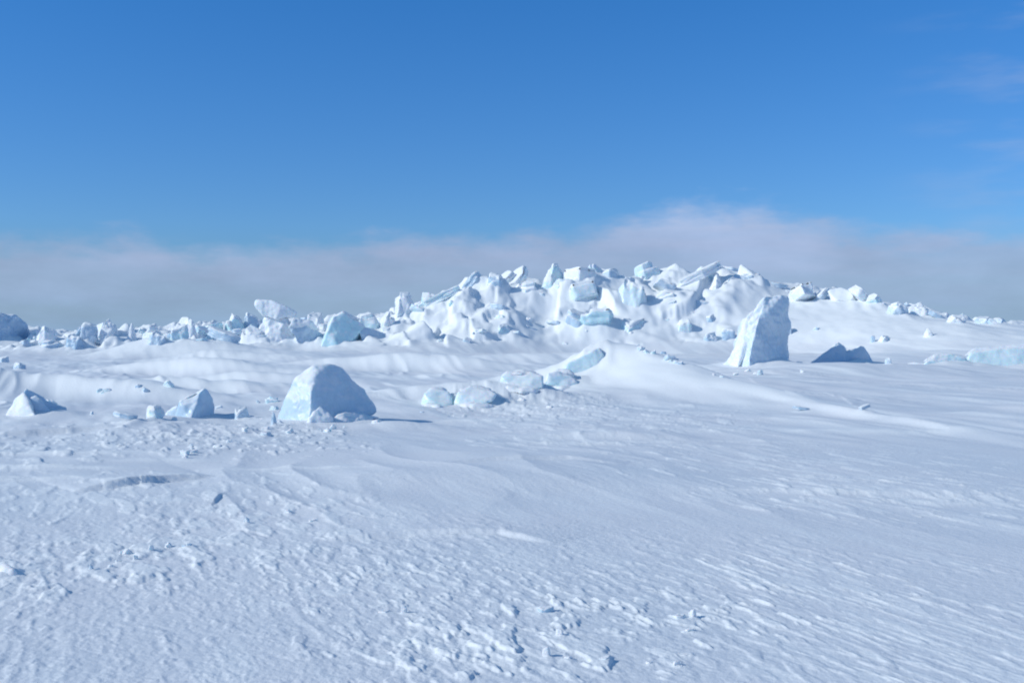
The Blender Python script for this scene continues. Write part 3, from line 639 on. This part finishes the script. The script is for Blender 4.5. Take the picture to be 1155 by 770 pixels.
# ------------------------------------------------------------------ smaller blocks, each read off the photograph
# name, kind, material, px, top, base, width, depth, tilt, label, (thick)
T = [
 ('ice_block','block',WHITE,456,332,361,30,1,0.12,'pale square ice block standing alone at the left foot of the ridge',None),
 ('ice_plate','slab',ICE,499,324,346,52,.5,.46,'long ice slab leaning up to the right on the left shoulder of the ridge',8),
 ('ice_fin','slab',GREY,536,303,331,34,.6,.92,'thin ice fin pointing up and right on the ridge crest',9),
 ('ice_block','block',GREY,558,311,332,25,1,.1,'blue-grey ice block between the leaning fin and the pointed block',None),
 ('pointed_ice_block','plate',WHITE,582,302,330,36,1,.8,'white pointed ice block on the crest left of the square turquoise one',None),
 ('turquoise_ice_block','block',BLUE,621,297,334,34,1,-.1,'square-topped turquoise ice block sticking up at the ridge crest',None),
 ('ice_block','plate',WHITE,655,304,324,44,1,.25,'wide white ice block on the crest right of the square turquoise block',None),
 ('ice_block','block',GREY,688,304,322,17,1,0,'small knob of ice with a dark right side on the crest',None),
 ('upright_ice_block','block',BLUE,711,312,354,36,1,0,'upright turquoise ice wall in the middle of the ridge face',None),
 ('ice_block','block',ICE,718,354,381,38,1,.15,'big ice block with a dark right side at the foot of the turquoise wall',None),
 ('ice_block','plate',GREY,752,313,335,40,1,-.5,'ice block with a dark blue right side on the ridge below the crest',None),
 ('ice_plate','slab',WHITE,792,297,322,52,.5,.44,'highest white ice slab rising to the right on the ridge crest',9),
 ('ice_block','shard',WHITE,808,309,332,22,1,.1,'ribbed white ice block under the highest slab',None),
 ('turquoise_ice_block','block',BLUE,773,361,378,20,1,0,'small turquoise ice block low on the ridge left of the tall leaning block',None),
 ('ice_block','block',GREY,803,354,367,22,1,.1,'grey ice block on the snow slope left of the tall leaning block',None),
 ('ice_block','block',GREY,823,371,385,17,1,0,'small dark ice block beside the tall leaning block',None),
 ('ice_block','block',GREY,801,374,387,20,1,.2,'low dark ice block, second to the left of the tall leaning block',None),
 ('ice_block','plate',ICE,660,318,346,44,1,.5,'big sloping white ice block high on the ridge face left of the turquoise wall',None),
 ('ice_block','plate',ICE,672,350,378,44,1,.35,'big snow-covered ice block low on the ridge face left of the turquoise wall',None),
 ('ice_plate','slab',GREY,845,312,322,36,.4,-.35,'thin dark ice slab lying down the right crest beside the highest slab',5),
 ('ice_plate','slab',GREY,876,317,327,30,.4,-.2,'thin grey ice slab on the right crest before the spiky blocks',5),
 ('ice_block','plate',WHITE,908,322,344,36,1,.45,'leftmost white ice block in the spiky cluster on the right crest',None),
 ('ice_block','plate',GREY,930,322,343,26,1,.7,'ice block with a dark notch in the spiky cluster on the right crest',None),
 ('spiky_ice_block','plate',WHITE,952,319,345,30,1,.95,'sharp white ice spike in the cluster on the right crest',None),
 ('spiky_ice_block','plate',WHITE,973,321,346,30,1,-.8,'rightmost tall ice spike in the cluster on the right crest',None),
 ('ice_block','plate',ICE,988,329,348,24,1,-.6,'tilted ice block ending the spiky cluster on the right crest',None),
 ('ice_block','block',GREY,1017,341,356,24,1,0,'dark ice block with a white cap on the right end of the ridge',None),
 ('ice_block','block',WHITE,1040,341,359,28,1,-.2,'white ice block just right of the dark capped block at the ridge end',None),
 ('ice_plate','slab',GREY,1056,351,361,20,.5,-.5,'dark thin ice slab sloping down right at the end of the ridge',5),
 ('ice_block','block',WHITE,1082,355,365,24,1,0,'low white ice block on the skyline near the right edge',None),
 ('ice_block','block',GREY,1111,357,366,20,1,0,'dark low ice block, last on the skyline at the right',None),
 ('ice_shard','shard',WHITE,1049,371,381,13,1,0,'tiny lone ice spike on the flat snow at right',None),
 ('ice_block','block',GREY,985,378,387,6,1,0,'tiny dark ice piece at the left end of the white bar of snow at right',None),
 ('ice_block','block',WHITE,1000,379,386,18,1,0,'low white bar of ice on the flat snow at right',None),
 ('ice_block','block',GREY,1003,403,411,9,1,0,'tiny dark ice piece left of the low bluish lump',None),
 ('ice_block','block',GREY,890,366,378,11,1,0,'small dark ice piece just right of the tall block top half',None),
 ('ice_block','block',GREY,921,367,374,8,1,0,'tiny dark ice piece on the right slope above the dark wedge',None),
 ('ice_block','block',WHITE,48,369,388,22,1,0,'white ice block next to the dark skyline hump at the left edge',None),
 ('ice_block','block',GREY,81,377,394,22,1,.1,'blue shaded ice block with a flat face in the far left rubble',None),
 ('ice_block','block',GREY,98,368,386,20,1,0,'grey ice block leaning behind the blue flat-faced one at far left',None),
 ('ice_shard','shard',WHITE,119,363,386,20,1,0,'white pointed ice block on the skyline at far left',None),
 ('ice_shard','shard',WHITE,148,366,384,12,1,.2,'narrow white ice spike in the left rubble',None),
 ('ice_block','block',GREY,173,374,391,24,1,-.1,'blue-grey ice block above the smooth left snowdrift',None),
 ('ice_block','block',ICE,200,367,386,22,1,0,'grey-sided ice block right of the smooth left snowdrift',None),
 ('ice_shard','shard',WHITE,215,361,382,17,1,0,'pointed ice block left of the long dark slab',None),
 ('ice_plate','slab',GREY,250,371,386,40,.5,-.3,'long dark ice slab lying in the rubble left of the mushroom pillar',9),
 ('ice_block','block',ICE,262,354,376,26,1,0,'ice block with a flat top behind the long dark slab',None),
 ('ice_block','block',GREY,281,352,372,18,1,.1,'dark blue ice block touching the left of the mushroom pillar',None),
 ('ice_block','block',WHITE,354,353,374,20,1,0,'white ice block behind the grey hollow slab',None),
 ('ice_block','block',ICE,417,353,374,26,1,.2,'ice block behind the thick tilted slab in the left rubble',None),
 ('ice_block','block',WHITE,437,352,372,18,1,0,'last white block of the left rubble before the ridge',None),
 ('ice_block','block',ICE,570,365,383,20,1,.1,'small ice block with a dark right side on the snow below the ridge',None),
 ('ice_plate','slab',GREY,597,366,376,22,.5,-.4,'small dark tilted ice slab below the ridge',5),
 ('ice_block','block',GREY,662,370,382,20,1,0,'small grey ice block at the ridge foot behind the big mound',None),
 ('ice_block','block',GREY,272,457,474,20,1,0,'small blue-shaded ice cube between the notched block and the boulder',None),
 ('ice_shard','shard',GREY,308,463,480,8,1,0,'tiny upright ice splinter just left of the boulder',None),
 ('ice_plate','slab',GREY,141,461,477,30,.5,-.2,'low arched ice slab on the snow left of the notched block',5),
 ('ice_block','block',ICE,172,458,472,20,1,0,'small snowy ice lump between the arched slab and the notched block',None),
 ('ice_plate','slab',GREY,905,457,464,20,.4,-.15,'thin dark plate of ice at the end of the big mound',3),
 ('ice_plate','slab',GREY,976,455,463,16,.5,.3,'thin tilted plate of ice lying on the flat snow at right',3),
 ('ice_block','block',GREY,20,409,417,12,1,0,'tiny dark ice piece on the flat snow near the left edge',None),
 ('ice_block','block',GREY,3,402,409,10,1,0,'dark ice piece cut by the left edge',None),
]
for (nm, kd, mt, px, top, base, w, dp, tl, lb, th) in T:
    cat = {'slab': 'ice slab', 'shard': 'ice spike', 'plate': 'ice block'}.get(kd, 'ice block')
    chunk(nm, kd, mt, px, top, base, w, dp, tl, None, 0.0, label=lb, cat=cat, thick=th, ymin=60 if base < 392 else 3, parts=w >= 10)

# ------------------------------------------------------------------ scattered rubble
def scatter(n, pxs, pick, sizes, mats, label, group, seed, flat=0.8, thin=None):
    rg = random.Random(seed); k = 0; tries = 0
    while k < n and tries < n * 8:
        tries += 1
        px = rg.uniform(*pxs)
        base = pick(px, rg)
        if base is None: continue
        w = rg.uniform(*sizes) * rg.choice((0.7, 1, 1, 1.3))
        kd = rg.choice(('block', 'block', 'plate', 'plate', 'plate') + (('shard',) if seed == 101 else ()))
        mt = rg.choices([m for m, _ in mats], [q for _, q in mats])[0]
        tl = rg.uniform(-.3, .3) if kd != 'plate' else rg.choice((-1, 1, 1)) * rg.uniform(0.15, 1.0)
        pt = rg.uniform(-.3, .3) if kd != 'plate' else rg.uniform(-.2, .7)
        if thin: kd = 'plate'
        if flat < 0.6: tl *= 0.25; pt *= 0.25
        o = chunk('ice_plate' if thin else 'ice_block', kd, mt, px, base - w * rg.uniform(0.4, 0.85) * flat, base, w, rg.uniform(0.7, 1.2), tl, None, pt, 0.3,
              label, 'ice plate' if thin else 'ice block', group, rg, 60 if base < 395 else 3)
        if thin: o.scale.z *= thin
        k += 1
sky = lambda px: float(np.interp(px, [p for p, _ in SKY], [q for _, q in SKY]))
MX = ((ICE, 3), (WHITE, 4), (GREY, 3))
scatter(28, (25, 445), lambda p, r: (sky(p) + r.uniform(3, 19)) if math.sin(p * 0.071) + math.sin(p * 0.173) + r.uniform(0, 1.6) > 0.1 else None, (4, 9), MX, 'small broken ice block in the low rubble belt left of the ridge', 'broken blocks in the left rubble belt', 101)
scatter(36, (25, 445), lambda p, r: (sky(p) + r.uniform(3, 19)) if math.sin(p * 0.071) + math.sin(p * 0.173) + r.uniform(0, 1.6) > 0.1 else None, (9, 24), MX, 'broken ice plate lying in the low rubble belt left of the ridge', 'broken plates in the left rubble belt', 116, 0.7, 0.75)
scatter(15, (460, 830), lambda p, r: sky(p) + r.uniform(1, 14), (12, 26), MX, 'broken ice block along the top of the pressure ridge', 'broken blocks along the ridge top', 102)
scatter(13, (540, 800), lambda p, r: sky(p) + r.uniform(18, 70), (12, 30), ((ICE, 4), (WHITE, 5), (GREY, 2), (BLUE, 1)), 'snow-dusted ice block on the front face of the pressure ridge', 'blocks on the ridge face', 103)
scatter(26, (465, 850), lambda p, r: sky(p) + r.uniform(2, 16), (14, 30), ((ICE, 4), (WHITE, 3), (GREY, 2), (BLUE, 1)), 'thin broken ice plate tilted out of the snow near the ridge top', 'tilted plates near the ridge top', 114, 0.8, 0.5)
scatter(22, (520, 800), lambda p, r: sky(p) + r.uniform(16, 62), (14, 32), ((ICE, 4), (WHITE, 4), (GREY, 2), (BLUE, 2)), 'thin broken ice plate sticking out of the ridge face', 'tilted plates on the ridge face', 115, 0.8, 0.5)
scatter(6, (880, 1000), lambda p, r: sky(p) + r.uniform(-2, 12), (7, 15), MX, 'broken ice block in the spiky heap on the right crest', 'blocks in the right crest heap', 104)
scatter(10, (1005, 1130), lambda p, r: sky(p) + r.uniform(0, 5), (6, 11), MX, 'small ice block along the low right end of the ridge', 'blocks at the right end of the ridge', 105)
scatter(16, (712, 776), lambda p, r: 392 + (p - 712) * 0.31 + r.uniform(-3, 3), (6, 13), ((GREY, 3), (ICE, 2)), 'small dark ice fragment strewn along the back of the big snow mound', 'fragments on the big mound', 106, 0.6)
scatter(14, (470, 700), lambda p, r: r.uniform(380, 392), (5, 10), MX, 'small ice piece on the snow at the foot of the ridge', 'pieces at the ridge foot', 107)
scatter(14, (190, 325), lambda p, r: 512 - (p - 190) * 0.22 + r.uniform(-9, 9), (5, 12), ((WHITE, 3), (GREY, 2)), 'small snow clod in the broken trail below the boulder', 'clods in the broken trail', 108, 0.5)
scatter(14, (90, 370), lambda p, r: 640 - (p - 90) * 0.22 + r.uniform(-12, 12), (6, 13), ((WHITE, 5), (GREY, 1)), 'flat crust fragment in the rough snow at lower left', 'crust fragments at lower left', 109, 0.35)
scatter(14, (430, 800), lambda p, r: r.uniform(690, 755), (8, 18), ((WHITE, 5), (GREY, 1)), 'flat crust fragment in the rough snow at the bottom centre', 'crust fragments at the bottom', 110, 0.3)

scatter(14, (50, 310), lambda p, r: r.uniform(436, 478), (5, 15), ((GREY, 3), (ICE, 3), (WHITE, 2)), 'small broken ice fragment among the low drifts left of the large boulder', 'fragments among the left drifts', 117, 0.6)
scatter(9, (300, 450), lambda p, r: r.uniform(474, 490), (4, 10), ((WHITE, 3), (ICE, 2)), 'small crumb of ice on the snow around the large boulder', 'crumbs around the boulder', 111, 0.6)
scatter(7, (805, 915), lambda p, r: r.uniform(417, 426), (4, 9), ((WHITE, 3), (ICE, 2)), 'small crumb of ice on the snow around the tall leaning block', 'crumbs around the tall block', 112, 0.6)
scatter(9, (470, 660), lambda p, r: r.uniform(448, 468), (4, 10), ((WHITE, 3), (GREY, 3)), 'small ice crumb on the snow in front of the low turquoise pieces', 'crumbs before the turquoise pieces', 113, 0.5)
build_ground()

# ------------------------------------------------------------------ camera, sun, sky
SUN_AZ, SUN_EL = R(-105), R(31)           # azimuth from straight ahead, negative to the left
cam = bpy.data.cameras.new('camera'); co = bpy.data.objects.new('camera', cam); C.objects.link(co)
cam.sensor_width = 36; cam.lens = 36 * F / 1155; cam.clip_end = 20000; cam.clip_start = 0.1
co.location = (0, 0, CAMH)
co.rotation_euler = (math.pi / 2 - math.atan((385 - HOR) / F), 0, 0)
bpy.context.scene.camera = co

sd = Vector((math.sin(SUN_AZ) * math.cos(SUN_EL), math.cos(SUN_AZ) * math.cos(SUN_EL), math.sin(SUN_EL)))
L = bpy.data.lights.new('sun', 'SUN'); L.energy = 3.1; L.angle = R(0.5); L.color = (0.99, 0.985, 0.90)
lo = bpy.data.objects.new('sun', L); C.objects.link(lo)
lo.rotation_euler = sd.to_track_quat('Z', 'Y').to_euler(); lo.location = sd * 60

w = bpy.data.worlds.new('World'); bpy.context.scene.world = w; w.use_nodes = True
nt = w.node_tree; bg = nt.nodes['Background']
sk = node(nt, 'ShaderNodeTexSky', sky_type='NISHITA'); sk.sun_disc = False
sk.sun_elevation = SUN_EL; sk.sun_rotation = SUN_AZ % (2 * math.pi)
sk.air_density = 1.0; sk.dust_density = 0.1; sk.ozone_density = 3.0; sk.altitude = 0
STR = 0.145
bg.inputs['Strength'].default_value = STR
def mth(op, a, b=None, c=None):
    n = node(nt, 'ShaderNodeMath', operation=op)
    for i, v in enumerate((a, b, c)):
        if v is None: continue
        if isinstance(v, (int, float)): n.inputs[i].default_value = v
        else: nt.links.new(v, n.inputs[i])
    return n.outputs[0]
tc = node(nt, 'ShaderNodeTexCoord')
sp = node(nt, 'ShaderNodeSeparateXYZ'); nt.links.new(tc.outputs['Generated'], sp.inputs[0])
el = mth('ARCSINE', sp.outputs['Z']); az = mth('ARCTAN2', sp.outputs['X'], sp.outputs['Y'])
# deep polar blue: the clear sky's own colour graded by elevation
tint = node(nt, 'ShaderNodeMix', data_type='RGBA', blend_type='MULTIPLY'); tint.inputs[0].default_value = 1
nt.links.new(sk.outputs[0], tint.inputs[6]); 
gr = node(nt, 'ShaderNodeValToRGB'); 
nt.links.new(mth('MULTIPLY', el, 1 / 0.6), gr.inputs[0])
e = gr.color_ramp.elements
e[0].position = 0.0; e[0].color = (0.30, 0.42, 0.62, 1); e[1].position = 1.0; e[1].color = (0.54, 0.86, 0.97, 1)
for p, c in ((0.16, (0.31, 0.55, 0.88, 1)), (0.50, (0.20, 0.585, 0.99, 1)), (0.62, (0.30, 0.66, 0.98, 1))):
    q = e.new(p); q.color = c
nt.links.new(gr.outputs[0], tint.inputs[7])
# cloud bank low over the horizon: its top follows a profile, its body is streaked
fc = node(nt, 'ShaderNodeFloatCurve')
nt.links.new(mth('MULTIPLY_ADD', az, 1 / 1.2, 0.5), fc.inputs['Value'])
cv = fc.mapping.curves[0]
prof = [(-900, 270), (-300, 262), (0, 274), (130, 272), (250, 280), (380, 272), (470, 265), (560, 262), (650, 258), (735, 243), (790, 226), (850, 230), (900, 248), (1000, 262), (1155, 268), (1500, 255), (2100, 265)]
def pe(p, q): return (min(1, max(0, math.atan((p - PX0) / F) / 1.2 + 0.5)), (HOR - q) / F / 0.2)
P = [pe(*a) for a in prof]
cv.points[0].location = (0.0, P[0][1]); cv.points[1].location = (1.0, P[-1][1])
for a in P:
    if 0.02 < a[0] < 0.98: cv.points.new(*a)
fc.mapping.update()
mp = node(nt, 'ShaderNodeCombineXYZ')
nt.links.new(mth('MULTIPLY', az, 1.0), mp.inputs[0]); nt.links.new(mth('MULTIPLY', el, 2.6), mp.inputs[1])
n1 = node(nt, 'ShaderNodeTexNoise'); n1.inputs['Scale'].default_value = 13; n1.inputs['Detail'].default_value = 6; n1.inputs['Roughness'].default_value = 0.55
nt.links.new(mp.outputs[0], n1.inputs['Vector'])
mp2 = node(nt, 'ShaderNodeCombineXYZ')
nt.links.new(mth('MULTIPLY', az, 1.0), mp2.inputs[0]); nt.links.new(mth('MULTIPLY', el, 9.0), mp2.inputs[1])
n2 = node(nt, 'ShaderNodeTexNoise'); n2.inputs['Scale'].default_value = 6; n2.inputs['Detail'].default_value = 4
nt.links.new(mp2.outputs[0], n2.inputs['Vector'])
top = mth('MULTIPLY', fc.outputs[0], 0.2)
n5 = node(nt, 'ShaderNodeTexNoise'); n5.inputs['Scale'].default_value = 34; n5.inputs['Detail'].default_value = 5
nt.links.new(mp.outputs[0], n5.inputs['Vector'])
d = mth('SUBTRACT', mth('ADD', mth('ADD', top, mth('MULTIPLY_ADD', n1.outputs['Fac'], 0.05, -0.025)), mth('MULTIPLY_ADD', n5.outputs['Fac'], 0.02, -0.01)), el)
cm = node(nt, 'ShaderNodeMapRange', interpolation_type='SMOOTHSTEP'); cm.inputs['From Min'].default_value = -0.008; cm.inputs['From Max'].default_value = 0.024
nt.links.new(d, cm.inputs['Value'])
# density thins in streaks
dens = mth('MULTIPLY', cm.outputs[0], mth('MULTIPLY_ADD', n2.outputs['Fac'], 0.55, 0.50))
dens = mth('MINIMUM', dens, 0.92)
# faint high veil at the upper right
veil_v = node(nt, 'ShaderNodeCombineXYZ'); nt.links.new(az, veil_v.inputs[0]); nt.links.new(mth('MULTIPLY', el, 4.0), veil_v.inputs[1])
n3 = node(nt, 'ShaderNodeTexNoise'); n3.inputs['Scale'].default_value = 9; n3.inputs['Detail'].default_value = 4
nt.links.new(veil_v.outputs[0], n3.inputs['Vector'])
vr = node(nt, 'ShaderNodeMapRange', interpolation_type='SMOOTHSTEP'); vr.inputs['From Min'].default_value = 0.30; vr.inputs['From Max'].default_value = 0.50
nt.links.new(az, vr.inputs['Value'])
vn = node(nt, 'ShaderNodeMapRange', interpolation_type='SMOOTHSTEP'); vn.inputs['From Min'].default_value = 0.45; vn.inputs['From Max'].default_value = 0.8
nt.links.new(n3.outputs['Fac'], vn.inputs['Value'])
veil = mth('MULTIPLY', mth('MULTIPLY', vr.outputs[0], vn.outputs[0]), 0.45)
dens = mth('MAXIMUM', dens, veil)
cc = node(nt, 'ShaderNodeValToRGB'); nt.links.new(mth('MULTIPLY', el, 1 / 0.13), cc.inputs[0])
e = cc.color_ramp.elements
CK = 1 / STR
e[0].position = 0; e[0].color = (0.29, 0.46, 0.70, 1); e[1].position = 1; e[1].color = (0.50, 0.57, 0.75, 1)
q = e.new(0.25); q.color = (0.35, 0.48, 0.71, 1); q = e.new(0.6); q.color = (0.43, 0.51, 0.73, 1)
cs = node(nt, 'ShaderNodeMix', data_type='RGBA', blend_type='MULTIPLY'); cs.inputs[0].default_value = 1
CLOUD = 0.98
n4 = node(nt, 'ShaderNodeTexNoise'); n4.inputs['Scale'].default_value = 9; n4.inputs['Detail'].default_value = 7; n4.inputs['Roughness'].default_value = 0.6
nt.links.new(mp.outputs[0], n4.inputs['Vector'])
ga = mth('DIVIDE', mth('SUBTRACT', az, math.atan((815 - PX0) / F)), 0.085)
puff = mth('MULTIPLY', mth('POWER', 2.718, mth('MULTIPLY', mth('MULTIPLY', ga, ga), -1.0)), mth('MULTIPLY', el, 1.5))
br = mth('MULTIPLY', mth('ADD', mth('MULTIPLY_ADD', n4.outputs['Fac'], 0.6, 0.70), puff), CLOUD * CK)
cb = node(nt, 'ShaderNodeCombineXYZ')
for k in range(3): nt.links.new(br, cb.inputs[k])
nt.links.new(cc.outputs[0], cs.inputs[6]); nt.links.new(cb.outputs[0], cs.inputs[7]); cs.clamp_result = False
fin = node(nt, 'ShaderNodeMix', data_type='RGBA')
nt.links.new(dens, fin.inputs[0]); nt.links.new(tint.outputs[2], fin.inputs[6]); nt.links.new(cs.outputs[2], fin.inputs[7])
nt.links.new(fin.outputs[2], bg.inputs['Color'])

s = bpy.context.scene
s.render.engine = 'CYCLES'
s.view_settings.view_transform = 'Standard'; s.view_settings.look = 'None'
s.view_settings.exposure = -0.11; s.view_settings.gamma = 1
s.cycles.filter_width = 2.0
s.cycles.use_denoising = True
s.cycles.max_bounces = 6
